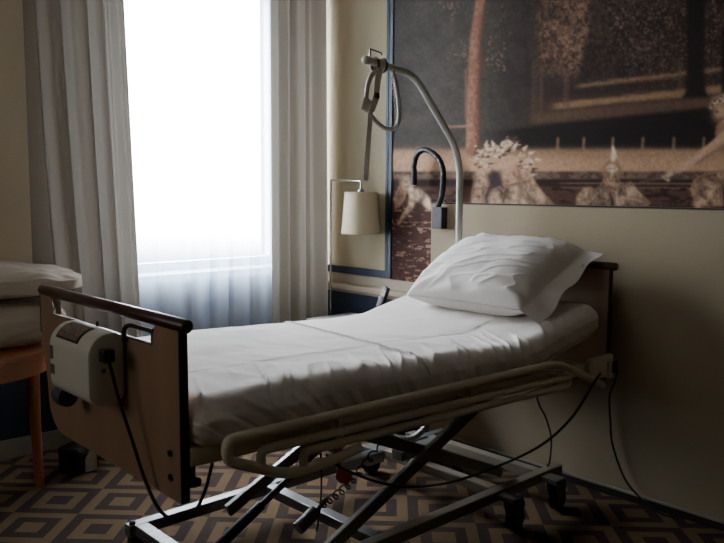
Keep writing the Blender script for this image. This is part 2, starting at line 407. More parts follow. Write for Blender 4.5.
# main sunlit trunk and its foliage
put(stroke([(486, -60), (482, -10), (479, 10), (475, 40), (473, 90), (472, 151)], [8, 9, 9, 10, 11, 13], .6), (168, 122, 96)); put(stroke([(486, -60), (482, -10), (479, 10), (475, 40), (473, 90), (472, 151)], 12, 1)*soft(n2-.5, .04), (120, 88, 70), .5)
put(stroke([(490, -60), (486, -10), (483, 10), (480, 40), (478, 90), (478, 151)], [3, 3, 4, 5, 6, 6], 1.2)*soft(sp-.42, .05), (96, 68, 56), .8)
put(stroke([(466, 70), (466, 115)], 2.4, .5), (140, 104, 86), .7); put(stroke([(448, 127), (470, 126)], 2.2, .5), (176, 132, 106), .9)
r_ = random.Random(3)
def leaves(cx, cy, sx_, sy_, n, c, a=.7, s=1.1):
    for _ in range(n): put(blob(r_.gauss(cx, sx_), r_.gauss(cy, sy_), s*r_.uniform(.7, 1.8), s*r_.uniform(.5, 1.1), r_.uniform(0, 3)), c, a*r_.uniform(.4, 1))
leaves(453, 12, 7, 9, 26, (140, 112, 92)); leaves(462, 52, 7, 5, 20, (150, 118, 96)); leaves(496, 58, 6, 9, 30, (158, 122, 98)); leaves(500, 28, 7, 8, 14, (120, 94, 78)); leaves(463, -25, 14, 14, 20, (130, 104, 86)); leaves(500, -20, 12, 14, 20, (120, 94, 78))
# foliage column and small trunks at its foot
fm = soft(PX-541+4*n1, 3)*soft(588-PX-10*soft(PY-50, 8)+6*(n1-.5), 2)*soft(74-PY+10*(n1-.5), 3)
put(fm, (84, 64, 54), .9); put(fm*soft(n2-.48, .06), (122, 94, 76), .7); put(fm*soft(sp-.6, .04), (156, 122, 98), .6); put(fm*soft(n1-.56, .03), (56, 44, 40), .6)
put(soft(PX-560, 6)*fm*soft(n2-.45, .05), (150, 118, 92), .5)
for x, y0_, y1_, w in ((533.5, 62, 113, 2.4), (536.5, 70, 113, 1.5), (541.5, 66, 112, 4), (566.5, 74, 104, 6)): put(stroke([(x, y0_), (x-.5, y1_)], w, .7), (104, 80, 66), .55)
# large dark trunk and its neighbours
put(pmask([(686, -70), (687, 60), (686, 90), (683, 98), (708, 97), (705, 88), (704, 60), (707, -70)], .9), (34, 28, 26)); put(stroke([(679.5, 63), (680, 86)], 3.6, .8), (100, 78, 62), .7)
put(stroke([(724, 30), (724, 92)], 5, .7), (34, 28, 26), .9)
leaves(617, 22, 4, 4, 8, (150, 120, 98)); leaves(641, 40, 10, 8, 10, (110, 86, 70)); leaves(662, 8, 6, 5, 8, (120, 96, 78)); leaves(708, 44, 2, 3, 4, (150, 120, 98)); leaves(630, 58, 10, 3, 10, (110, 88, 72))
ST, SH, DK = (226, 198, 168), (160, 122, 98), (84, 62, 54)
# bending stone figure at the left
put(pmask([(395, 200), (399, 190), (404, 186), (408, 190), (404, 200), (400, 206), (395, 210)]), (168, 128, 104))
put(stroke([(411, 190), (417, 195), (425, 200), (430, 208)], [8, 13, 10, 5], .6), ST); put(stroke([(413, 195), (411, 206), (404, 215), (399, 223)], [8, 6, 4, 3], .5), (206, 172, 144))
put(blob(406.5, 182.5, 5.6, 5, .3), ST); put(stroke([(402, 188), (396, 199)], [6, 5], .6), (176, 138, 112)); put(blob(404, 180.5, 3.5, 2.2, .3)*soft(sp-.5, .03), DK, .7)
put(stroke([(421, 200), (416, 212), (420, 222)], [5, 9, 6], 1), (58, 42, 38), .8)
# stone horse with a wreathed mane
put(pmask([(472, 202), (474, 182), (479, 166), (487, 156), (503, 153), (518, 158), (530, 172), (538, 186), (553, 204), (556, 206), (472, 206)]), (196, 156, 128))
put(pmask([(487, 175), (493, 170), (500, 172), (503, 182), (505, 196), (503, 206), (486, 206), (484, 196), (489, 184)], 1), (58, 48, 48), .95)
put(pmask([(492, 190), (500, 187), (505, 196), (505, 206), (489, 206), (488, 198)], .8), (208, 172, 146))
put(pmask([(506, 192), (527, 182), (540, 192), (554, 206), (505, 206)], 1), (214, 180, 150), .85); put(stroke([(503, 188), (515, 184), (529, 181)], 2, .5), (110, 80, 66), .9)
put(stroke([(517, 165), (520, 176), (524, 182)], [1.5, 3, 2], .6), (120, 90, 74), .7); put(stroke([(474, 204), (478, 190), (480, 176)], [7, 9, 9], 1), (216, 176, 146), .8)
for _ in range(170):
    t = r_.random(); cx = 474+t*66; top = 146 if t < .3 else (148-10*math.sin((t-.3)*4) if t < .75 else 152+(t-.75)*60)
    cy = top+r_.random()**1.2*(22 if t < .25 else 13); cx -= (6 if t > .5 else 0)
    an = r_.uniform(-1.2, .5); L_ = r_.uniform(2, 5)
    put(stroke([(cx, cy), (cx+L_*math.cos(an), cy+L_*math.sin(an))], [r_.uniform(1.8, 3.0), .8], .35), DK if r_.random() < .36 else r_.choice([ST, (226, 200, 172), (190, 154, 126)]), .9)
for x, y, a in ((487, 141, -1.3), (492, 141, -1.9), (505, 148, -.7), (517, 143, -1), (527, 146, -.8), (534, 152, -.3), (541, 160, .1), (533, 163, .6), (478, 150, -2.5), (474, 160, 2.8)):
    put(stroke([(x-4*math.cos(a), y-4*math.sin(a)), (x, y)], [3.6, 1.2], .4), (222, 194, 164))
# seated stone group in the pool
put(pmask([(576, 206), (577, 196), (584, 188), (591, 187), (596, 192), (601, 186), (607, 181), (618, 181), (624, 184), (631, 182), (637, 189), (645, 198), (650, 203), (640, 206)], .6), (196, 164, 136)); put(stroke([(597, 188), (598, 196), (594, 204)], 3, .8), (96, 72, 60), .9); put(stroke([(622, 187), (626, 196), (640, 204)], 2.4, .8), (110, 84, 70), .8)
put(pmask([(600, 206), (601, 186), (605, 176), (612, 172), (618, 178), (621, 190), (622, 206)], .6), (186, 148, 120)); put(blob(611.5, 170, 5.5, 6.5), ST)
put(stroke([(605, 176), (604, 167), (609, 162), (616, 163), (620, 168), (619, 176)], 3, .7), (150, 112, 90)); put(stroke([(613, 147), (614, 156), (613, 160)], [2, 6, 3], .5), (232, 212, 184))
put(stroke([(603, 190), (608, 186), (617, 190)], 1.8, .5), DK, .9); put(stroke([(610, 192), (612, 204)], [2, 6], .7), (60, 46, 42), .9); put(stroke([(606, 194), (608, 204)], [3, 4], .5), ST); put(stroke([(617, 192), (618, 204)], [3, 4], .5), ST)
put(stroke([(585, 203), (594, 198), (600, 190)], 4, .8), (222, 190, 160), .9); put(stroke([(625, 197), (640, 202)], 3, .9), (230, 202, 172), .8); put(blob(627, 184, 4, 3)*soft(n2-.45, .05), DK, .7); put(stroke([(607.5, 169), (615, 168.5)], 1.1, .5), DK, .5); put(stroke([(608, 174), (612, 179), (615, 174)], [3, 4, 3], .7)*soft(sp-.5, .06), (130, 98, 80), .9)
put(stroke([(640, 182), (664, 178)], 1.3, .4), (110, 86, 70), .9)
# reaching stone figure at the right
put(pmask([(716, 126), (722, 120), (740, 118), (770, 130), (776, 160), (762, 176), (738, 176), (728, 150), (718, 143), (715, 134)], .7), (150, 116, 92))
put(stroke([(727, 137), (712, 148), (696, 160), (680, 168), (668, 174)], [14, 11, 9, 7, 5], .6), (196, 160, 130)); put(stroke([(672, 174), (664, 177), (668, 180)], 3, .5), ST)
put(stroke([(728, 142), (712, 153), (696, 164)], [3, 3, 2], 1), (110, 82, 66), .7)
put(blob(721, 112, 8, 10), (190, 152, 124)); put(stroke([(711, 107), (716, 101), (724, 98), (732, 101)], [4, 7, 8, 7], .7), (206, 182, 150)); put(stroke([(711, 107), (716, 101), (724, 98), (732, 101)], [4, 7, 8, 7], .7)*soft(sp-.5, .03), DK, .8)
put(blob(717, 112, 1.6, 1), DK, .8); put(stroke([(716, 121), (722, 119)], 2, .6), (96, 70, 58), .8)
put(pmask([(690, 190), (694, 180), (706, 174), (724, 172), (760, 172), (768, 190), (760, 206), (697, 206)], .7), (188, 150, 122)); put(stroke([(722, 180), (708, 190), (698, 204)], [9, 12, 9], .7), (204, 168, 138))
put(stroke([(712, 177), (722, 184), (728, 206)], [1.5, 3, 10], .8), (72, 54, 46), .9)
put(blob(780, 190, 14, 30), (150, 116, 92), .8)
fg = np.clip(cv.mean(-1)-118, 0, 20)/20*soft(PY-172, 1)
cv *= (1-.20*fg*soft(n2-.56, .06)-.34*fg*soft(vnoise(9, 14, 33)-.52, .07))[..., None]
cv *= (.90+.20*sp)[..., None]
cv = np.clip(cv, 0, 255)/255
NYm, NZm = 640, 500
ys = np.linspace(.75, 3.177, NYm); ysplit = 2.861
ys[np.argmin(abs(ys-ysplit))] = ysplit
zs = np.linspace(.859, ZC-.01, NZm); zs[np.argmin(abs(zs-1.311))] = 1.311
Yg, Zg = np.meshgrid(ys, zs, indexing='ij'); V = np.stack([np.full(Yg.shape, XW-.004), Yg, Zg], -1)
d = V-np.array([0, 0, H]); vx, vy, vz = d@rt, d@up, d@fw
ppx, ppy = 362+F*vx/vz, 271.5-F*vy/vz
fx = np.clip((ppx-CX0)*SC, 0, CWp*SC-1.01); fy = np.clip((ppy-CY0)*SC, 0, CHp*SC-1.01); ix, iy = fx.astype(int), fy.astype(int); tx, ty = (fx-ix)[..., None], (fy-iy)[..., None]
ix1, iy1 = ix+1, iy+1
cc = (cv[iy, ix]*(1-tx)+cv[iy, ix1]*tx)*(1-ty)+(cv[iy1, ix]*(1-tx)+cv[iy1, ix1]*tx)*ty
cc = np.where(cc <= .04045, cc/12.92, ((cc+.055)/1.055)**2.4)
me = gridmesh('mural', V, ((Yg[:-1, :-1]+Yg[1:, :-1])/2 > ysplit) | ((Zg[:-1, :-1]+Zg[:-1, 1:])/2 > 1.311))
ca = me.color_attributes.new('print', 'FLOAT_COLOR', 'POINT')
ca.data.foreach_set('color', np.concatenate([cc, np.ones(cc.shape[:2]+(1,))], -1).astype(np.float32).ravel())
objm('mural', me, M['mural'], label='large sepia print of a wooded park with stone pool statues above the bed', cat='mural')

# ------------------------------------------------------------------ curtains
def curtain(name, x0, x1, y, nf, amp, material, label, cat='curtain', z0=.015, z1=ZC-.06, seed=0, gather=0, waist=0, lean=0, group=None):
    nu, nv = 260, 60; u_ = np.linspace(0, 1, nu)[:, None]; t = np.linspace(0, 1, nv)[None, :]
    r2 = np.random.default_rng(seed); ph = u_*nf*2*PI + .9*np.sin(u_*7+seed) + .35*np.sin(u_*17+seed*2) + .5*t*np.sin(u_*5+seed)
    y_ = y+amp*(.75+.35*np.sin(u_*11+seed))*np.sin(ph)*(1-.25*t) + .35*amp*np.sin(ph*2.3+1+t*1.3)*.6
    s = u_+(.012/1)*np.sin(ph+1)*1.0
    x_ = x0+(x1-x0)*s + gather*(1-t)*(u_) + lean*(1-t)**2*(1-u_) + waist*np.sin(PI*np.clip(t*1.0, 0, 1))*(u_-.5)
    z_ = z0+(z1-z0)*t+0*u_
    V_ = np.stack([x_+0*t, y_+0*t, z_], -1)
    return objm(name, gridmesh(name, V_), material, smooth=True, label=label, cat=cat, group=group)
curtain('curtain', 1.42, 1.865, 3.82, 4.2, .045, M['curtain'], 'long pale linen curtain hanging at the left side of the window behind the footboard', seed=1, gather=.09, lean=.13)
curtain('curtain', 2.705, 3.145, 3.725, 3.3, .045, M['curtain'], 'long pale linen curtain hanging at the right side of the window by the bedside lamp', seed=4, gather=0, waist=0)
curtain('curtain', .55, 1.40, 3.90, 1.6, .012, M['curtain_far'], 'flat taupe curtain panel with a lighter edge at the far left behind the spare bedding', seed=9, z0=.74)
curtain('sheer_curtain', 1.75, 3.10, 3.97, 8.5, .022, M['sheer'], 'thin white see-through curtain glowing in front of the bright window', seed=2)
bm = BM(); tube(bm, [(.5, 3.93, ZC-.04), (3.12, 3.93, ZC-.04)], .012)
cr = obj('curtain_rod', bm, M['dark'], smooth=True, ang=40, label='dark curtain rod running above the window just under the ceiling', cat='curtain rod')

# ------------------------------------------------------------------ bed
YN, YF = 1.73, 2.655
bed = empty('hospital_bed', (2.08, 2.2, 0), 'raised adjustable hospital bed with wooden end boards and grey scissor lift frame', 'bed')
def end_board(name, x, zb, zt, outward):
    """board with handrail; x is the centre plane"""
    t_ = .011; zr = zt; pz = zt-.012; r1 = .05
    # outline (y,z) with the hand slot cut out of the top edge
    cz = zt-.070; ya, yb = YN+.105, YF-.085
    P = []
    P += [(YN, zb)]
    for k_ in range(9): an = -PI/2+k_/8*PI/2; P.append((YF-.16+.115*math.cos(an), zb+.11+.11*math.sin(an)))
    P += [(YF-.034, zb+.19), (YF, zb+.31), (YF, pz), (yb, pz)]
    for k_ in range(7): an = k_/6*PI/2; P.append((yb-.004-.035*math.sin(an), pz-(pz-cz)*(1-math.cos(an)) if k_ < 6 else cz))
    P += [((ya+yb)/2, cz-.004)]
    for k_ in range(7): an = PI/2-k_/6*PI/2; P.append((ya+.004+.03*math.sin(an), cz if k_ == 0 else pz-(pz-cz)*(1-math.cos(an))))
    P += [(ya, pz), (YN, pz)]
    b_ = obj(name, prism(BM(), P, 'x', x-t_, x+t_, .0015), M['wood'], bed)
    obj('edge_banding', box(BM(), (x-t_-.001, YN-.005, zb+.002), (x+t_+.001, YN, pz)), M['edge'], b_)
    obj('edge_banding', box(BM(), (x-t_-.001, YF, zb+.32), (x+t_+.001, YF+.004, pz)), M['edge'], b_)
    # bright lining along the hand slot
    ln = BM(); pts = [(x, yb-.006, pz-.008)]+[(x, p[0], p[1]+.003) for p in P[13:30:1] if p[1] < pz-.012 and ya < p[0] < yb]
    pts = sorted(pts, key=lambda p: -p[1])
    tube(ln, [(x-.012, p[1], p[2]) for p in pts], .0035, 8); obj('slot_lining', ln, M['chrome'], b_, smooth=True, ang=50)
    rl = BM(); L_ = [(x, YN-.030, zr), (x, YN-.025, zr), (x, YF+.003, zr), (x, YF+.008, zr)]
    tube(rl, L_, [.014, .018, .018, .014], 20)
    obj('handrail', rl, M['rail_wood'], b_, smooth=True, ang=60)
    for z in (.69, .625):
        bo = BM(); lathe(bo, [(.0, 0), (.009, 0), (.009, .004), (.005, .005), (0, .005)][1:], (x-t_-.005 if outward < 0 else x+t_, YN+.05, z), 14, 'x')
        obj('bolt', bo, M['black'], b_)
    return b_
fb = end_board('footboard', .980, .566, 1.032, -1)
hb = end_board('headboard', 3.06, .557, 1.052, 1)

# chassis beams
SL = (.625-.685)/(3.04-.995)
def cz(x): return .685+SL*(x-.995)
for y, nm in ((1.735, 'side_beam'), (2.62, 'side_beam')):
    obj(nm, beam(BM(), (.993, y, cz(.993)), (3.046, y, cz(3.046)), .03, .05, .004), M['frame'], bed)
for x in (1.1, 1.7, 2.3, 2.9):
    obj('cross_beam', beam(BM(), (x, 1.752, cz(x)), (x, 2.603, cz(x)), .03, .03, .003), M['frame'], bed)
# deck slats, raised head section
def deck(x): # underside height of mattress
    return np.interp(x, [.99, 2.28, 2.42, 2.60, 2.97], [.708, .694, .696, .722, .792])
for i in range(13):
    x = 1.06+i*.148
    sl = (deck(x+.03)-deck(x-.03))/.06; an = math.atan(sl)
    bm = box(BM(), (x-.045, 1.76, deck(x)-.010), (x+.045, 2.60, deck(x)-.002), .002, Matrix.Rotation(-an, 4, 'Y'))
    obj('slat', bm, M['frame'], bed)
for y in (1.78, 2.58):
    bm = BM(); beam(bm, (2.42, y, deck(2.42)-.035), (2.97, y, deck(2.97)-.03), .025, .03); obj('backrest_beam', bm, M['frame'], bed)
# folded near safety rail
sr = bed
YR = 1.665
def rail(name, pts, r=.011, y=YR):
    return obj(name, tube(BM(), [(p[0], y if len(p) < 3 else p[2], p[1]) for p in pts], r, 12), M['frame'], bed, smooth=True, ang=60)
loop = corner([(1.528, .603, YR) if 0 else Vector((1.53, YR, .606)), Vector((1.40, YR, .592)), Vector((1.262, YR, .590)), Vector((1.066, YR, .676)), Vector((1.066, YR, .731)), Vector((2.50, YR, .712)), Vector((2.60, YR, .700)), Vector((2.90, YR, .572))], .05, 6)
rl1 = obj('side_rail', tube(BM(), loop, .0150, 14), M['frame'], bed, smooth=True, ang=60)
lp2 = corner([Vector((1.175, YR+.004, .60+.03)), Vector((1.175, YR+.004, .679)), Vector((2.66, YR+.004, .640)), Vector((2.66, YR+.004, .607)), Vector((1.32, YR+.004, .641)), Vector((1.32, YR+.004, .60))], .025, 5)
obj('rail_tube', tube(BM(), lp2, .0135, 12), M['frame'], rl1, smooth=True, ang=60)
for x in (1.45, 2.05, 2.62):
    bm = BM(); beam(bm, (x, YR+.012, .728-.013*(x-1)), (x+.02, YR+.012, .615), .012, .025, .003, upv=(0, 1, 0)); obj('rail_link', bm, M['frame'], rl1)
    bm = BM(); box(bm, (x-.02, YR+.014, cz(x)-.018), (x+.02, 1.7195, cz(x)+.018), .003); obj('rail_bracket', bm, M['frame'], rl1)
# far safety rail (folded too)
lpf = corner([Vector((1.40, 2.69, .600)), Vector((1.262, 2.69, .60)), Vector((1.066, 2.69, .66)), Vector((1.066, 2.69, .71)), Vector((2.50, 2.69, .69)), Vector((2.88, 2.69, .58))], .05, 6)
obj('side_rail', tube(BM(), lpf, .0125, 12), M['frame'], bed, smooth=True, ang=60)
# head end corner casting by the headboard
bm = BM(); box(bm, (2.86, 1.69, cz(2.95)-.045), (3.045, 1.718, cz(2.95)+.05), .008); box(bm, (2.99, 1.676, cz(3)-.05), (3.03, 1.70, cz(3)+.03), .006)
obj('corner_bracket', bm, M['frame'], bed)
obj('bracket_plug', box(BM(), (3.005, 1.66, .60), (3.03, 1.675, .655), .004), M['black'], bed)
bm = BM(); lathe(bm, [(.011, -.01), (.013, 0), (.011, .01)], (2.915, 1.665, .565), 14, 'y'); obj('rail_end_cap', bm, M['frame'], bed, smooth=True)
bm = BM(); lathe(bm, [(.004, -.02), (.017, -.018), (.021, 0), (.017, .018), (.004, .02)], (1.56, 1.77, .478), 18, 'y'); tube(bm, [(1.56, 1.785, .478), (1.56, 1.80, .56), (1.56, 1.80, .63)], .006)
obj('release_knob', bm, M['red'], bed, smooth=True, ang=50, label='red release knob')
# footboard mounting brackets
bm = BM(); tube(bm, [(1.03, 1.78, .655), (1.03, 1.78, .60)], .010); lathe(bm, [(.004, 0), (.026, .004), (.026, .016), (.010, .022)], (1.03, 1.78, .585), 16)
obj('board_screw', bm, M['dark'], bed, smooth=True, ang=40)
# base frame on the floor
BYN, BYF, BZ = 1.90, 2.585, .128
bf = obj('base_frame', beam(BM(), (1.225, BYF, BZ), (2.97, BYF, BZ), .045, .044, .003), M['bar'], bed)
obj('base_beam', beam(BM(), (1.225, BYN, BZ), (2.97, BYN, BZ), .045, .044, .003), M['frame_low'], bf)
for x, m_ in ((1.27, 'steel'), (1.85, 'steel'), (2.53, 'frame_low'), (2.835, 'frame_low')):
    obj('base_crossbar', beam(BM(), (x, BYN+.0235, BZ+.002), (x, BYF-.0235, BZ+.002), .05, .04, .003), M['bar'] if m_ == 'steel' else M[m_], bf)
st = obj('sticker', box(BM(), (1.247, 2.40, BZ+.0225), (1.290, 2.47, BZ+.0230)), M['stick'], bf)
obj('sticker', box(BM(), (1.247, 2.325, BZ+.0225), (1.290, 2.385, BZ+.0230)), M['stick'], bf)
for x, y in ((1.232, BYF-.005), (1.232, BYN+.005)):
    bm = BM(); lathe(bm, [(.008, 0), (.013, .003), (.013, .010), (.006, .014)], (x+.012, y, BZ+.022), 6); obj('corner_bolt', bm, M['dark'], bf)
for x in (1.262,):
    for y in (BYF, BYN):
        bm = BM(); box(bm, (x-.03, y-.02, .03), (x+.03, y+.02, BZ-.0225), .004); lathe(bm, [(.03, .001), (.032, .01), (.02, .032)], (x, y, 0), 20); obj('base_foot', bm, M['dark'], bf)
# castors under the head end
for x in (2.52, 2.825):
    for y in (1.815, 2.665):
        s_ = -1 if y < 2.2 else 1
        fk = BM(); yi = BYN-.023 if s_ < 0 else BYF+.023
        prism(fk, [(x-.032, .135), (x+.03, .135), (x+.045, .11), (x+.02, .045), (x-.005, .04), (x-.035, .10)], 'y', min(y-s_*.026, y-s_*.02), max(y-s_*.026, y-s_*.02), .001)
        prism(fk, [(x-.032, .135), (x+.03, .135), (x+.045, .11), (x+.02, .045), (x-.005, .04), (x-.035, .10)], 'y', min(y+s_*.026, y+s_*.02), max(y+s_*.026, y+s_*.02), .001)
        box(fk, (x-.035, min(yi, y+s_*.026), .120), (x+.035, max(yi, y+s_*.026), .142), .003)
        f_ = obj('castor', fk, M['caster'], bed)
        wh = BM(); lathe(wh, [(.012, -.017), (.044, -.017), (.050, -.012), (.050, .012), (.044, .017), (.012, .017)], (x+.012, y, .0505), 28, 'y'); obj('wheel', wh, M['rubber'], f_, smooth=True, ang=40)
        hb_ = BM(); lathe(hb_, [(.003, -.0185), (.026, -.0185), (.028, -.0175), (.028, .0175), (.026, .0185), (.003, .0185)], (x+.012, y, .0505), 20, 'y'); obj('hub', hb_, M['caster'], f_)
# scissor arms
def sz(x): return .287+.465*(x-1.99)
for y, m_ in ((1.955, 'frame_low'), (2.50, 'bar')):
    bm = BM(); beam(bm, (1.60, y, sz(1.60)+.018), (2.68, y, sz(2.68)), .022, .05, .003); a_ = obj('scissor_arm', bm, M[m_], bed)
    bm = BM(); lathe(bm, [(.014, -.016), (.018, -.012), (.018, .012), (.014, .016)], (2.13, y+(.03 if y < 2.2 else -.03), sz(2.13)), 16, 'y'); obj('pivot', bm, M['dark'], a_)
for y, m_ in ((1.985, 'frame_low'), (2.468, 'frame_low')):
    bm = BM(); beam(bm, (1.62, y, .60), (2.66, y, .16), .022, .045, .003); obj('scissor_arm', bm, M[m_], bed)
obj('scissor_tie', tube(BM(), [(1.62, 1.97, .597), (1.62, 2.49, .597)], .014, 14), M['frame'], bed, smooth=True, ang=50)
obj('scissor_tie', tube(BM(), [(2.64, 1.955, .585), (2.64, 2.51, .585)], .014, 14), M['frame'], bed, smooth=True, ang=50)
obj('lift_lever', beam(BM(), (1.93, 2.21, .305), (2.15, 2.21, .298), .05, .045, .004), M['steel'], bed)
# actuators
bm = BM(); tube(bm, [(1.42, 2.30, .10), (1.62, 2.30, .205)], .020, 16); a_ = obj('actuator', bm, M['dark'], bed, smooth=True, ang=50)
obj('piston', tube(BM(), [(1.62, 2.30, .205), (1.98, 2.30, .40)], .013, 14), M['dark'], a_, smooth=True, ang=50)
obj('actuator_motor', box(BM(), (1.93, 2.26, .36), (2.10, 2.34, .44), .01, Matrix.Rotation(-.48, 4, 'Y')), M['dark'], a_)
obj('push_cylinder', tube(BM(), [(1.69, 2.17, .135), (1.775, 2.17, .180)], .026, 18), M['caster'], bed, smooth=True, ang=50)
obj('cylinder_rod', tube(BM(), [(1.775, 2.17, .180), (1.83, 2.17, .209)], .009, 12), M['dark'], bed, smooth=True, ang=50)
# junction box and corrugated hose
obj('junction_box', box(BM(), (2.44, 2.37, .155), (2.70, 2.44, .200), .006), M['bar'], bed)
hp = smoothpath([(2.39, 2.40, .285), (2.44, 2.40, .255), (2.53, 2.40, .238), (2.60, 2.40, .258), (2.655, 2.40, .30)], 14)
obj('corrugated_hose', tube(BM(), hp, [.0145+.0025*math.sin(i*1.6) for i in range(len(hp))], 14), M['hose'], bed, smooth=True)

# lifting pole on the bed head
p1 = corner([Vector((2.96, 2.50, .60)), Vector((2.955, 2.50, 1.545)), Vector((2.63, 2.50, 1.90)), Vector((2.45, 2.50, 1.905))], .12, 9)
p2 = corner([Vector((2.80, 2.50, 1.714)), Vector((2.625, 2.50, 1.895)), Vector((2.33, 2.50, 1.928))], .075, 9)
pl = p1[:11]+p2[1:]
po = obj('lifting_pole', tube(BM(), pl, .0165, 18), M['pole'], bed, smooth=True, ang=60)
bm = BM(); box(bm, (2.925, 2.46, .585), (2.995, 2.603, .66), .005); obj('pole_socket', bm, M['frame'], bed)
bm = BM(); lathe(bm, [(.010, -.004), (.0185, -.002), (.0185, .02), (.017, .022)], (2.315, 2.50, 1.928), 16, 'x'); obj('end_cap', bm, M['grip'], po, smooth=True, ang=50)
bm = BM(); tube(bm, corner([Vector((2.345, 2.50, 1.94)), Vector((2.345, 2.50, 1.978)), Vector((2.415, 2.50, 1.968)), Vector((2.415, 2.50, 1.958))], .006, 3), .0035, 8); obj('stop_hook', bm, M['dark'], po)

# trapeze handle hung on the pole
tz = empty('trapeze_handle', (2.40, 2.50, 1.70), 'grey triangular trapeze grip with strap hanging from the lifting pole', 'grab handle')
def ribbon(bm, pts, w, th=.0022, ax=(0, 1, 0)):
    P = smoothpath(pts, 8); a = Vector(ax).normalized(); prev = None
    n_ = len(P)
    for i, p in enumerate(P):
        t = (P[min(i+1, n_-1)]-P[max(i-1, 0)]).normalized(); s = (a-t*a.dot(t)).normalized(); q = t.cross(s)
        r0 = [bm.verts.new(p+s*w/2*sa+q*th/2*sb) for sa, sb in ((-1, -1), (1, -1), (1, 1), (-1, 1))]
        if prev:
            for k_ in range(4): bm.faces.new((prev[k_], prev[(k_+1) % 4], r0[(k_+1) % 4], r0[k_]))
        else: bm.faces.new(r0[::-1])
        prev = r0
    bm.faces.new(prev); return bm
RC = (2.40, 2.50, 1.915)
def loopring(off, r_, n_=28): return [(RC[0]+off+.003*math.cos(a), RC[1]+r_*math.cos(a), RC[2]+r_*1.04*math.sin(a)) for a in [2*PI*i/n_ for i in range(n_)]]
for off in (-.024, .024): obj('strap_edge', tube(BM(), loopring(off, .0275), .0050, 8, closed=True), M['black'], tz, smooth=True)
obj('strap_loop', ribbon(BM(), loopring(0, .025, 15)+[loopring(0, .025, 15)[0]], .046, .003, ax=(1, 0, 0)), M['strap'], tz)
obj('strap', ribbon(BM(), [(2.378, 2.470, 1.895), (2.362, 2.468, 1.84), (2.352, 2.468, 1.77), (2.330, 2.472, 1.712)], .034, .003, ax=(1, 0, .25)), M['strap'], tz)
obj('strap_tail', ribbon(BM(), [(2.325, 2.472, 1.715), (2.318, 2.470, 1.64), (2.306, 2.470, 1.53), (2.299, 2.472, 1.415)], .028, ax=(1, 0, 0)), M['strap'], tz)
obj('adjuster', box(BM(), (2.270, 2.460, 1.705), (2.322, 2.478, 1.765), .010, Matrix.Rotation(.35, 4, 'Y')), M['strap'], tz)
obj('slider', box(BM(), (2.340, 2.457, 1.765), (2.366, 2.465, 1.79), .003), M['black'], tz)
g_ = smoothpath([(2.385, 2.478, 1.893), (2.335, 2.478, 1.862), (2.309, 2.478, 1.80), (2.309, 2.478, 1.735), (2.345, 2.478, 1.683), (2.395, 2.478, 1.652), (2.440, 2.478, 1.641), (2.485, 2.478, 1.652), (2.507, 2.478, 1.695), (2.503, 2.478, 1.76), (2.486, 2.478, 1.837), (2.460, 2.478, 1.893)], 6)
obj('grip', tube(BM(), g_, .0105, 12), M['grip'], tz, smooth=True, ang=60)
bm = BM()
for i in range(18):
    t = i/17; tube(bm, [(2.449+.034*t-.004*(i % 2), 2.468, 1.885-.215*t), (2.449+.034*t+.002, 2.468, 1.885-.215*t-.010)], .0022, 6)
obj('serrated_edge', bm, M['stick'], tz, kind='stuff')

# ------------------------------------------------------------------ control unit hung on the footboard
cu = empty('control_unit', (.885, 2.16, .76), 'ivory plastic bed control unit hung on the footboard with a black plug in its side', 'control box')
CY, CYF = 2.02, 2.295
prof = rrect(.857, .778, .964, .980, (.035, .03, .03, .065), 8)
obj('housing', prism(BM(), prof, 'y', CY, CYF, .010), M['box'], cu, smooth=True, ang=35)
def slab_on_top(y0_, y1_, s0, s1, material, name, th=.0015, par=None):
    """panel lying on the sloped rounded shoulder"""
    t = BM(); c_ = (.922, .915); n_ = 6; rr_ = .0658
    A = []
    for i in range(n_+1):
        an = PI-(s0+(s1-s0)*i/n_)*PI/2
        A.append([(c_[0]+rr_*math.cos(an)+0, y, c_[1]+rr_*math.sin(an)) for y in (y0_, y1_)])
    vv = [[t.verts.new(p) for p in row] for row in A]
    vo = [[t.verts.new((p[0]+(p[0]-c_[0])*th/rr_, p[1], p[2]+(p[2]-c_[1])*th/rr_)) for p in row] for row in A]
    for i in range(n_):
        t.faces.new((vo[i][0], vo[i][1], vo[i+1][1], vo[i+1][0])); t.faces.new((vo[i][0], vo[i+1][0], vv[i+1][0], vv[i][0])); t.faces.new((vo[i+1][1], vo[i][1], vv[i][1], vv[i+1][1]))
    t.faces.new((vo[0][1], vo[0][0], vv[0][0], vv[0][1])); t.faces.new((vo[n_][0], vo[n_][1], vv[n_][1], vv[n_][0]))
    return obj(name, t, material, par or cu)
sb_ = slab_on_top(2.10, 2.25, .28, .92, M['dark'], 'display_bezel'); slab_on_top(2.108, 2.242, .34, .86, M['screen'], 'display', .0028, sb_)
for k_ in range(4):
    for j in range(2):
        slab_on_top(2.120+k_*.03, 2.138+k_*.03, .46+j*.20, .53+j*.20, M['mark'], 'symbol', .0034, sb_)
bm = BM(); pass
obj('front_label', box(BM(), (.8560, 2.262, .875), (.8568, 2.284, .915)), M['mark'], cu); obj('front_label', box(BM(), (.8560, 2.255, .83), (.8568, 2.284, .86)), M['mark'], cu); bm.free()
bm = BM(); box(bm, (.895, CY-.0008, .870), (.906, CY-.0001, .882)); obj('side_mark', bm, M['mark'], cu)
bm = BM(); lathe(bm, [(.004, -.03), (.030, -.028), (.033, 0), (.030, .028), (.004, .03)], (.905, 2.31, .748), 20, 'y'); obj('knob', bm, M['bluegrey'], cu, smooth=True, ang=50)
bm = BM(); tube(bm, [(.940, 2.14, .976), (.940, 2.14, .994)], .004); obj('hanging_hook', bm, M['dark'], cu)
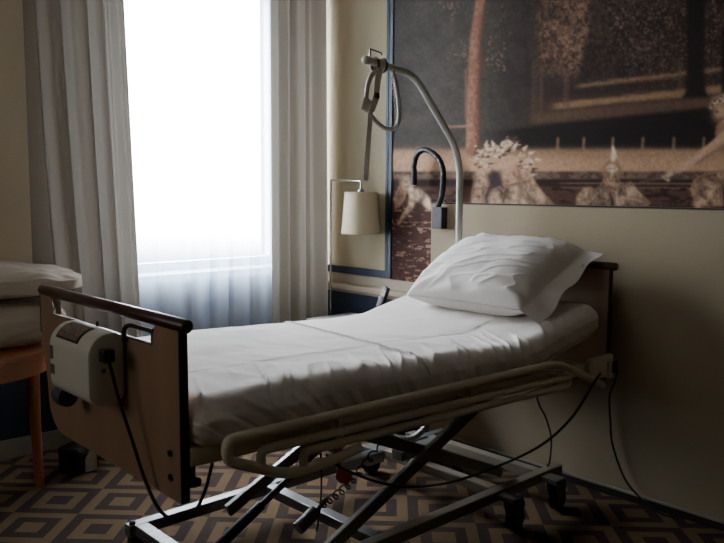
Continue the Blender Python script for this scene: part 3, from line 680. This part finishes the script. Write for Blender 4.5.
# plug + cables
pc = empty('power_cable', (.95, 1.9, .57), 'black cable looping down from the plug on the control unit under the footboard', 'cable')
bm = BM(); box(bm, (.885, CY-.038, .903), (.920, CY-.0035, .940), .006); obj('plug', bm, M['black'], pc)
obj('lead', tube(BM(), smoothpath([(.903, 1.992, .908), (.908, 1.985, .88), (.918, 1.965, .80), (.930, 1.92, .70), (.94, 1.87, .60), (.95, 1.82, .535), (.975, 1.78, .508), (1.02, 1.765, .515), (1.06, 1.77, .56), (1.10, 1.79, .63)], 8), .0050, 8), M['rubber'], pc, smooth=True)
obj('lead', tube(BM(), smoothpath([(.960, 2.012, .955), (.958, 2.008, .985), (.966, 1.99, .999), (.985, 1.96, .993), (1.0, 1.93, .985), (1.0, 1.90, .96)], 8), .0065, 8), M['rubber'], pc, smooth=True)
def cable(name, pts, r, label, n=8):
    return obj(name, tube(BM(), smoothpath(pts, n), r, 8), M['rubber'], smooth=True, label=label, cat='cable')
cable('sagging_cable', [(2.87, 1.652, .625), (2.80, 1.638, .60), (2.606, 1.62, .491), (2.376, 1.62, .424), (2.03, 1.62, .412), (1.82, 1.63, .425), (1.64, 1.64, .470), (1.47, 1.66, .555), (1.43, 1.70, .60)], .0045, 'black cable sagging in a long arc under the near side of the bed')
cable('wall_cable', [(3.015, 1.652, .62), (2.99, 1.650, .575), (2.97, 1.66, .52), (3.04, 1.70, .45), (3.125, 1.74, .357), (3.125, 1.724, .246), (3.125, 1.66, .11), (3.12, 1.58, .045), (3.115, 1.49, .008), (3.12, 1.40, .006)], .0045, 'black cable dropping from the headboard and trailing along the wall to the floor')
cable('hanging_cable', [(2.78, 1.90, .625), (2.787, 1.90, .485), (2.86, 1.90, .38), (2.905, 1.90, .28), (2.90, 1.90, .18), (2.885, 1.90, .155)], .0038, 'short black cable hanging from the bed frame to the base near the wall')
cable('thin_cable', [(1.49, 1.80, .65), (1.495, 1.80, .45), (1.49, 1.81, .34), (1.50, 1.83, .30)], .003, 'thin black cable hanging down by the red knob')
N_ = 260; hp = []
for i in range(N_):
    t = i/(N_-1); a = t*2*PI*9; base = Vector((1.72, 1.8, .512)).lerp(Vector((1.497, 1.8, .396)), t); base.z -= .02*math.sin(PI*t)
    hp.append(base+Vector((.015*math.cos(a), .008*math.sin(a), .008*math.sin(a))))
obj('coiled_cable', tube(BM(), [(1.79, 1.80, .60), (1.735, 1.80, .53)]+hp, .0028, 6), M['rubber'], smooth=True, label='black spiral handset cable stretched beneath the bed', cat='cable')

# ------------------------------------------------------------------ mattress with sheet
nu, nv = 420, 190
mx0, mx1 = 1.0, 2.94
yn, yf = 1.695, 2.655
def ztop(x): return np.interp(x, [.99, 1.5, 1.9, 2.28, 2.42, 2.57, 2.76, 2.96], [.842, .834, .819, .803, .800, .832, .878, .905])
def sm(f, x, w=.05): return (f(x-w)+2*f(x)+f(x+w))/4
us = np.linspace(0, 1, nu); V = np.zeros((nu, nv, 3))
for i, uu in enumerate(us):
    # end caps roll over
    x = mx0+(mx1-mx0)*uu; e = .05
    fcap = 0
    if x < mx0+e: fcap = 1-(x-mx0)/e
    if x > mx1-e: fcap = 1-(mx1-x)/e
    dropz = 0*fcap+.035*(1-math.sqrt(max(0, 1-fcap*fcap)))*1.3
    zt_, zb_ = sm(ztop, x)-dropz, float(deck(x))+.002+dropz*.6
    w_ = (yf-yn)/2-dropz*.6; yc_ = (yf+yn)/2; hh = (zt_-zb_)
    R_ = min(.055, hh*.45)
    # path: near bottom -> near side -> top -> far side -> far bottom
    P = [(-w_+.05, 0), (-w_+.015, .0), (-w_, .02)]
    P += [(-w_-.004, hh-R_)]
    for k_ in range(1, 9): an = PI-k_/8*PI/2; P.append((-w_+R_*1.25+R_*1.25*math.cos(an), hh-R_+R_*math.sin(an)))
    Q = [(-a, b) for a, b in P[::-1]]
    P = P+Q; P = np.array(P)
    sd = np.concatenate([[0], np.cumsum(np.hypot(*np.diff(P, axis=0).T))])
    # denser sampling on near side
    tt = np.linspace(0, 1, nv); tt = tt**1.25; s_ = tt*sd[-1]
    yy_, zz_ = np.interp(s_, sd, P[:, 0]), np.interp(s_, sd, P[:, 1])
    V[i, :, 0] = x; V[i, :, 1] = yc_+yy_; V[i, :, 2] = zb_+zz_
V0 = V.copy()
for i in range(nu):
    for j in range(nv):
        x, y, z = V0[i, j]
        zt_ = sm(ztop, x); side = max(0, min(1, (zt_-z-.012)/.05)) if y < 2.1 else 0
        topw = 1-side
        dn = 0.; dz = 0.
        # soft large-scale undulation on top
        dz += topw*(.006*nz3(x*2.2, y*2.6, 1)+.0035*nz3(x*6, y*9, 4)+.0018*nz3(x*16+y*4, y*13, 8))
        # long shallow folds across the top running towards the near side
        w = x*7.0+y*3.2+1.1*nz3(x*1.6, y*1.6, 11)
        dz += topw*.0028*(1-abs(math.sin(w*1.7)))**3*min(1, max(0, (2.35-y)*2.2))
        # the turned down upper layer ends in a step
        xf = 1.87+.12*(y-1.7)
        dz += .004*(1/(1+math.exp(-(x-xf)/.006))) if topw > .02 else 0
        # drapery folds on the near side: fan from upper left to lower right
        if y < 2.0:
            dep = (zt_-z); q = x-dep*(1.2+.9*math.sin(x*2.3))
            f1 = nz3(q*9, dep*3, 2.2); f2 = nz3(q*22, dep*5, 7.7); f3 = nz3(q*44, dep*8, 3.1)
            rg = (1-abs(f1)*2.2)
            hd = 1-.75*min(1, max(0, (x-2.45)/.3)); dn += side*hd*(1.35 if x < 1.8 else 1.35-.35*min(1, (x-1.8)/.3))*(.014*f1+.009*f2+.0035*f3+.007*max(0, rg)**3)
            # heavy hanging bulge at the foot end
            dn += side*.020*math.exp(-((x-1.18)/.22)**2)*min(1, dep/.12)
            # edge roll softened
            eg = math.exp(-((dep-.02)/.028)**2); dz += eg*.005*nz3(x*15, 0, 5)
            dz += -.004*eg
            # ridges climbing on the top edge
            mk = min(1, max(0, (2.0-y)/.25)); rr_ = nz3(x*14-y*9, y*3, 31); dz += topw*mk*(.010-.006*min(1, max(0, (x-2.45)/.3)))*max(0, (1-abs(rr_)*3.2))**2
        V[i, j, 1] -= dn; V[i, j, 2] += dz
mt = empty('mattress', (1.98, 2.18, .70), 'thin mattress covered with a wrinkled white sheet on the hospital bed', 'mattress')
objm('sheet', gridmesh('sheet', V), M['sheet'], mt, smooth=True)
for i_ in (0, nu-1):
    bm = BM(); pv = [bm.verts.new(V[i_, j]) for j in range(nv)]; c_ = V[i_].mean(0); cc_ = bm.verts.new(c_+np.array([(-.004 if i_ == 0 else .004), 0, 0]))
    for j in range(nv-1): bm.faces.new((pv[j], pv[j+1], cc_) if i_ else (pv[j+1], pv[j], cc_))
    obj('sheet_end', bm, M['sheet'], mt, smooth=True)
# hem line of the turned-down sheet, following the surface
hs = []
xsG = V[:, 0, 0]
for j in range(0, nv):
    y = V0[200, j, 1]; xf = 1.87+.12*(y-1.7); 
    i_ = int(np.clip(round((xf-mx0)/(mx1-mx0)*(nu-1)), 2, nu-3)); p = V[i_, j]
    if V0[i_, j, 2] < sm(ztop, xf)-.055: continue
    hs.append((p[0]-.008, p[1], p[2]+.0025 if p[2] > .78 else p[2]))
bm = BM(); prev = None
for k_, p in enumerate(hs):
    n_ = (0, -.002, 0) if p[2] < sm(ztop, p[0])-.03 and p[1] < 2 else (0, 0, .0012)
    a = bm.verts.new((p[0]-.004, p[1]+n_[1], p[2]+n_[2]-.002)); b = bm.verts.new((p[0]+.004, p[1]+n_[1], p[2]+n_[2]+.003))
    if prev: bm.faces.new((prev[0], a, b, prev[1]))
    prev = (a, b)
obj('sheet_hem', bm, M['hem'], mt, smooth=True)

# ------------------------------------------------------------------ pillow
def pillow(name, c, La, Lb, T, tilt, yaw, material, label, flange=.06, seed=0, na=150, nb=110, sag=0, cat='pillow'):
    A = np.linspace(-1, 1, na); B = np.linspace(-1, 1, nb)
    me_v = []
    Rm = Matrix.Rotation(yaw, 4, 'Z') @ Matrix.Rotation(tilt, 4, 'Y')
    Vt = np.zeros((2, na, nb, 3))
    for sgn_i, sg in enumerate((1, -1)):
        for i, a in enumerate(A):
            for j, b in enumerate(B):
                fl = flange/La
                aa = min(1, (a+1)/(2)*2-1) ; a2 = (a+fl)/(1-fl) if flange else a   # body occupies a in [-1+2fl,1]; flange at a=-1 side
                a2 = max(-1, min(1, (a-fl)/(1-fl))) if flange else a
                ra = max(0, 1-abs(a2)**3.4)**.45; rb = max(0, 1-abs(b)**2.6)**.50
                h = T/2*ra*rb
                pin_a = 1-.07*abs(b)**3*0-.05*(1-b*b)*0; 
                # sides bow inward between the corners
                px = b*Lb*(1-.06*(1-abs(a)**2)*-0-.05*(1-a*a)*abs(b)**3)
                py = a*La*(1-.04*(1-b*b)*abs(a)**3)
                edge = (1-min(1, ra*rb*1.6))
                wr = .008*nz3(a*2.6+seed, b*2.4, sg*2)*(ra*rb)**.3+.003*nz3(a*7, b*6+seed, sg*3)
                # gathers radiating from corners/edges
                for ca_, cb_ in ((-1, -1), (1, -1), (-1, 1), (1, 1)):
                    dd = math.hypot(a-ca_, b-cb_); an = math.atan2(b-cb_, a-ca_)
                    wr += .006*math.sin(an*11+seed+2*dd)*math.exp(-((dd-.35)/.30)**2)*min(1, ra*rb*3)
                d1 = nz3(a*3.0+b*5+seed, a*2-b*1.2, 9.3); wr += .006*max(0, 1-abs(d1)*4)**2*min(1, ra*rb*2)
                z = sg*h+wr*(1 if sg > 0 else .4)+(.0012*sg)
                if flange and a < -1+2*fl: z += (.010*math.sin(b*8+seed)-.03+.03*b)*((-1+2*fl-a)/(2*fl)); py += .035*((-1+2*fl-a)/(2*fl))
                if sg < 0: z = max(z, -T*.32)
                z += -sag*(a*a)
                Vt[sgn_i, i, j] = (px, py, z)
    bm = BM()
    for s_i in (0, 1):
        g2 = [[bm.verts.new(Vt[s_i, i, j]) for j in range(nb)] for i in range(na)]
        for i in range(na-1):
            for j in range(nb-1):
                q = (g2[i][j], g2[i+1][j], g2[i+1][j+1], g2[i][j+1]); bm.faces.new(q if s_i else q[::-1])
    bmesh.ops.remove_doubles(bm, verts=bm.verts, dist=.0004)
    bmesh.ops.recalc_face_normals(bm, faces=bm.faces)
    bmesh.ops.transform(bm, matrix=Matrix.Translation(c) @ Rm, verts=bm.verts)
    return obj(name, bm, material, smooth=True, label=label, cat=cat)
pillow('pillow', Vector((2.795, 2.095, 1.005)), .375, .262, .25, math.radians(-25), math.radians(0), M['pillow'], 'plump white pillow with an open creased case propped against the headboard', seed=3)

# ------------------------------------------------------------------ bedside
nt_ = empty('nightstand', (2.96, 3.18, 0), 'low bedside table with a pale top between the bed and the right curtain', 'nightstand')
obj('top', box(BM(), (2.79, 2.84, .600), (3.135, 3.50, .630), .003), M['ntable'], nt_)
obj('cabinet', box(BM(), (2.82, 2.87, .10), (3.12, 3.47, .599), .004), M['ntbody'], nt_)
dr = obj('drawer', box(BM(), (2.806, 2.885, .36), (2.819, 3.455, .58), .003), M['ntbody'], nt_); obj('handle', tube(BM(), [(2.80, 3.10, .47), (2.80, 3.24, .47)], .006), M['chrome'], dr)
dr = obj('drawer', box(BM(), (2.806, 2.885, .12), (2.819, 3.455, .35), .003), M['ntbody'], nt_); obj('handle', tube(BM(), [(2.80, 3.10, .24), (2.80, 3.24, .24)], .006), M['chrome'], dr)
for x in (2.84, 3.10):
    for y in (2.89, 3.45): obj('leg', box(BM(), (x-.015, y-.015, 0), (x+.015, y+.015, .099)), M['dark'], nt_)
lp = empty('bedside_lamp', (3.05, 3.585, 0), 'slim chrome lamp with a hanging cream fabric shade beside the right curtain', 'lamp')
obj('base', lathe(BM(), [(.07, 0), (.072, .006), (.066, .014), (.012, .02)], (3.05, 3.585, 0), 32), M['chrome'], lp, smooth=True, ang=30)
obj('pole', tube(BM(), corner([Vector((3.05, 3.585, .02)), Vector((3.05, 3.585, 1.432)), Vector((3.05, 3.318, 1.424)), Vector((3.05, 3.318, 1.375))], .012, 4), .0062, 12), M['chrome'], lp, smooth=True, ang=60)
bm = BM(); lathe(bm, [(.113, 1.123), (.094, 1.362), (.092, 1.362), (.111, 1.123)], (3.05, 3.318, 0), 56, cap=False); sh = obj('lamp_shade', bm, M['shade'], lp, smooth=True, ang=40)
bm = BM(); tube(bm, [(3.05-.093, 3.318, 1.355), (3.05+.093, 3.318, 1.355)], .0025, 6); tube(bm, [(3.05, 3.318-.093, 1.355), (3.05, 3.318+.093, 1.355)], .0025, 6); obj('shade_spider', bm, M['chrome'], sh)
bm = BM(); lathe(bm, [(.012, 1.33), (.02, 1.325), (.02, 1.375), (.008, 1.385)], (3.05, 3.318, 0), 16); obj('lamp_holder', bm, M['chrome'], lp, smooth=True, ang=40)
bm = BM(); lathe(bm, [(.008, 1.228), (.024, 1.238), (.031, 1.262), (.024, 1.292), (.013, 1.329)], (3.05, 3.318, 0), 20); obj('bulb', bm, M['stick'], lp, smooth=True)
# phone
ph = empty('cordless_phone', (2.99, 3.08, .63), 'black cordless phone standing upright in its cradle on the bedside table', 'phone')
bm = BM(); box(bm, (2.945, 3.04, .6305), (3.03, 3.12, .660), .008); obj('cradle', bm, M['black'], ph)
Rp = Matrix.Rotation(math.radians(12), 4, 'Y') @ Matrix.Rotation(math.radians(14), 4, 'X')
bm = BM(); box(bm, (2.975, 3.055, .655), (3.000, 3.103, .845), .008, Rp); hs_ = obj('handset', bm, M['black'], ph, smooth=True, ang=40)
bm = BM(); box(bm, (2.9735, 3.062, .79), (2.9755, 3.096, .825), .0005, Rp, piv=(2.9875, 3.079, .75)); obj('screen', bm, M['carton'], hs_)
# reading light
rd = empty('wall_lamp', (3.13, 2.775, 1.17), 'black gooseneck reading light mounted at the edge of the beige wall panel', 'reading light')
obj('wall_box', box(BM(), (3.10, 2.742, 1.172), (3.1475, 2.812, 1.285), .004), M['black'], rd)
gp = smoothpath([(3.12, 2.785, 1.286), (3.11, 2.752, 1.35), (3.10, 2.735, 1.42), (3.10, 2.740, 1.49), (3.10, 2.785, 1.555), (3.10, 2.865, 1.590), (3.10, 2.925, 1.565), (3.10, 2.948, 1.51), (3.10, 2.946, 1.47)], 10)
gn = len(gp)
obj('gooseneck', tube(BM(), gp, [.0150+.001*math.sin(i*1.5) for i in range(gn)], 14), M['black'], rd, smooth=True)
obj('light_head', lathe(BM(), [(.014, 0), (.0165, -.03), (.017, -.085), (.014, -.088)], (3.10, 2.945, 1.49), 20), M['black'], rd, smooth=True, ang=40)
obj('lens', lathe(BM(), [(.013, 0), (.013, .002)], (3.10, 2.945, 1.3995), 20), M['stick'], rd)

# ------------------------------------------------------------------ round table with spare bedding at the left
tb = empty('wooden_table', (.86, 3.47, 0), 'round orange-brown wooden table by the far left curtain carrying spare bedding', 'table')
R0 = .395; tcx, tcy = .905, 3.45
obj('top', lathe(BM(), [(R0-.01, .695), (R0, .700), (R0, .718), (R0-.01, .723)], (tcx, tcy, 0), 64), M['chair'], tb, smooth=True, ang=30)
bm = BM(); lathe(bm, [(R0-.03, .625), (R0-.022, .625), (R0-.022, .694), (R0-.03, .694)], (tcx, tcy, 0), 64, cap=False); obj('apron', bm, M['chair'], tb, smooth=True, ang=30)
for a in (.30, .30+PI*2/3, .30+PI*4/3):
    ax_, ay_ = tcx+math.cos(a)*(R0-.028), tcy+math.sin(a)*(R0-.028)
    bm = BM(); tube(bm, [(ax_+.012*math.cos(a), ay_+.012*math.sin(a), 0), (ax_, ay_, .3), (ax_, ay_, .693)], [.019, .024, .029], 16); obj('leg', bm, M['chair'], tb, smooth=True, ang=60)
def blob_cushion(name, cx, cy, z0, hx, hy, h, material, label, cat, seed, pw=2.6, dome=0, ang=0):
    nu_, nv_ = 90, 48; bm = BM(); rows = []
    for i in range(nv_+1):
        ph_ = -PI/2+PI*i/nv_; row = []
        for j in range(nu_):
            th = 2*PI*j/nu_
            def sp_(v_, e): return math.copysign(abs(v_)**e, v_)
            cx_, sx2 = sp_(math.cos(ph_), .42)*sp_(math.cos(th), .55), sp_(math.cos(ph_), .42)*sp_(math.sin(th), .55)
            z = sp_(math.sin(ph_), .8)
            n_ = .010*nz3(cx_*3+seed, sx2*3, z*2)+.006*nz3(cx_*8, sx2*8+seed, z*5)
            x_, y_ = cx_*hx*(1+n_*2), sx2*hy*(1+n_*2)
            zz = z0+h/2+z*h/2+(n_ if z > -.5 else 0)+(dome*(1-(cx_**2+sx2**2)/2) if z > 0 else 0)
            row.append(bm.verts.new((cx+x_*math.cos(ang)-y_*math.sin(ang), cy+x_*math.sin(ang)+y_*math.cos(ang), zz)))
        rows.append(row)
    for A, B in zip(rows, rows[1:]):
        for j in range(nu_): bm.faces.new((A[j], A[(j+1) % nu_], B[(j+1) % nu_], B[j]))
    bmesh.ops.remove_doubles(bm, verts=bm.verts, dist=.0005)
    return obj(name, bm, material, smooth=True, label=label, cat=cat)
blob_cushion('folded_duvet', .95, 3.42, .727, .36, .28, .186, M['bedding'], 'folded off-white duvet lying on the round wooden table', 'duvet', 3)
blob_cushion('pillow', .97, 3.46, .928, .43, .28, .05, M['bedding'], 'off-white pillow on top of the folded duvet at the far left', 'pillow', 5, dome=.085)
# black box with pale end on the floor
bx_ = empty('black_box', (1.50, 3.68, 0), 'small black box with a pale end panel on the floor below the curtain', 'box')
Rb = Matrix.Rotation(.5, 4, 'Z')
obj('body', box(BM(), (1.40, 3.60, .003), (1.55, 3.72, .13), .006, Rb, piv=(1.5, 3.68, 0)), M['black'], bx_)
obj('end_panel', prism(BM(), [(1.485, .003), (1.553, .003), (1.553, .13), (1.515, .10), (1.485, .06)], 'y', 3.585, 3.60, .002), M['carton'], bx_)
obj('adapter', box(BM(), (1.66, 3.70, .0), (1.74, 3.76, .07), .008), M['carton'], label='small pale box on the floor beside the black box', cat='box')

# ------------------------------------------------------------------ light
w = bpy.data.worlds.new('world'); bpy.context.scene.world = w; w.use_nodes = True
bg = w.node_tree.nodes['Background']; bg.inputs[0].default_value = (.92, .96, 1, 1); bg.inputs[1].default_value = 45.0
wn = w.node_tree; wt = wn.nodes.new('ShaderNodeTexCoord'); wx = wn.nodes.new('ShaderNodeSeparateXYZ'); wm = wn.nodes.new('ShaderNodeMapRange')
wn.links.new(wt.outputs['Generated'], wx.inputs[0]); wn.links.new(wx.outputs[2], wm.inputs['Value'])     # hazy bright sky above, darker ground below the horizon
wm.interpolation_type = 'SMOOTHERSTEP'
wm.inputs['From Min'].default_value = -.105; wm.inputs['From Max'].default_value = -.02; wm.inputs['To Min'].default_value = 1.6; wm.inputs['To Max'].default_value = 45.0
wn.links.new(wm.outputs[0], bg.inputs[1])
def area(name, loc, rot, sx_, sy_, power, color):
    l = bpy.data.lights.new(name, 'AREA'); l.shape = 'RECTANGLE'; l.size = sx_; l.size_y = sy_; l.energy = power; l.color = color
    o = bpy.data.objects.new(name, l); C.objects.link(o); o.location = loc; o.rotation_euler = rot; return o
area('window_daylight', ((WX0+WX1)/2, YW+.42, (WZ0+WZ1)/2+.1), (math.radians(-90+12), 0, 0), 1.1, 1.6, 75, (.95, .97, 1))
area('room_fill', (-1.75, 2.7, 2.0), (math.radians(90), 0, math.radians(-90)), 1.8, 1.2, 12, (1, .93, .84))
sc = bpy.context.scene
sc.view_settings.view_transform = 'AgX'
sc.view_settings.look = 'None'
sc.view_settings.exposure = 0.0
sc.cycles.max_bounces = 8; sc.cycles.diffuse_bounces = 4; sc.cycles.transparent_max_bounces = 8
sc.cycles.caustics_reflective = False; sc.cycles.caustics_refractive = False
sc.cycles.use_denoising = True
sc.cycles.sample_clamp_indirect = 6
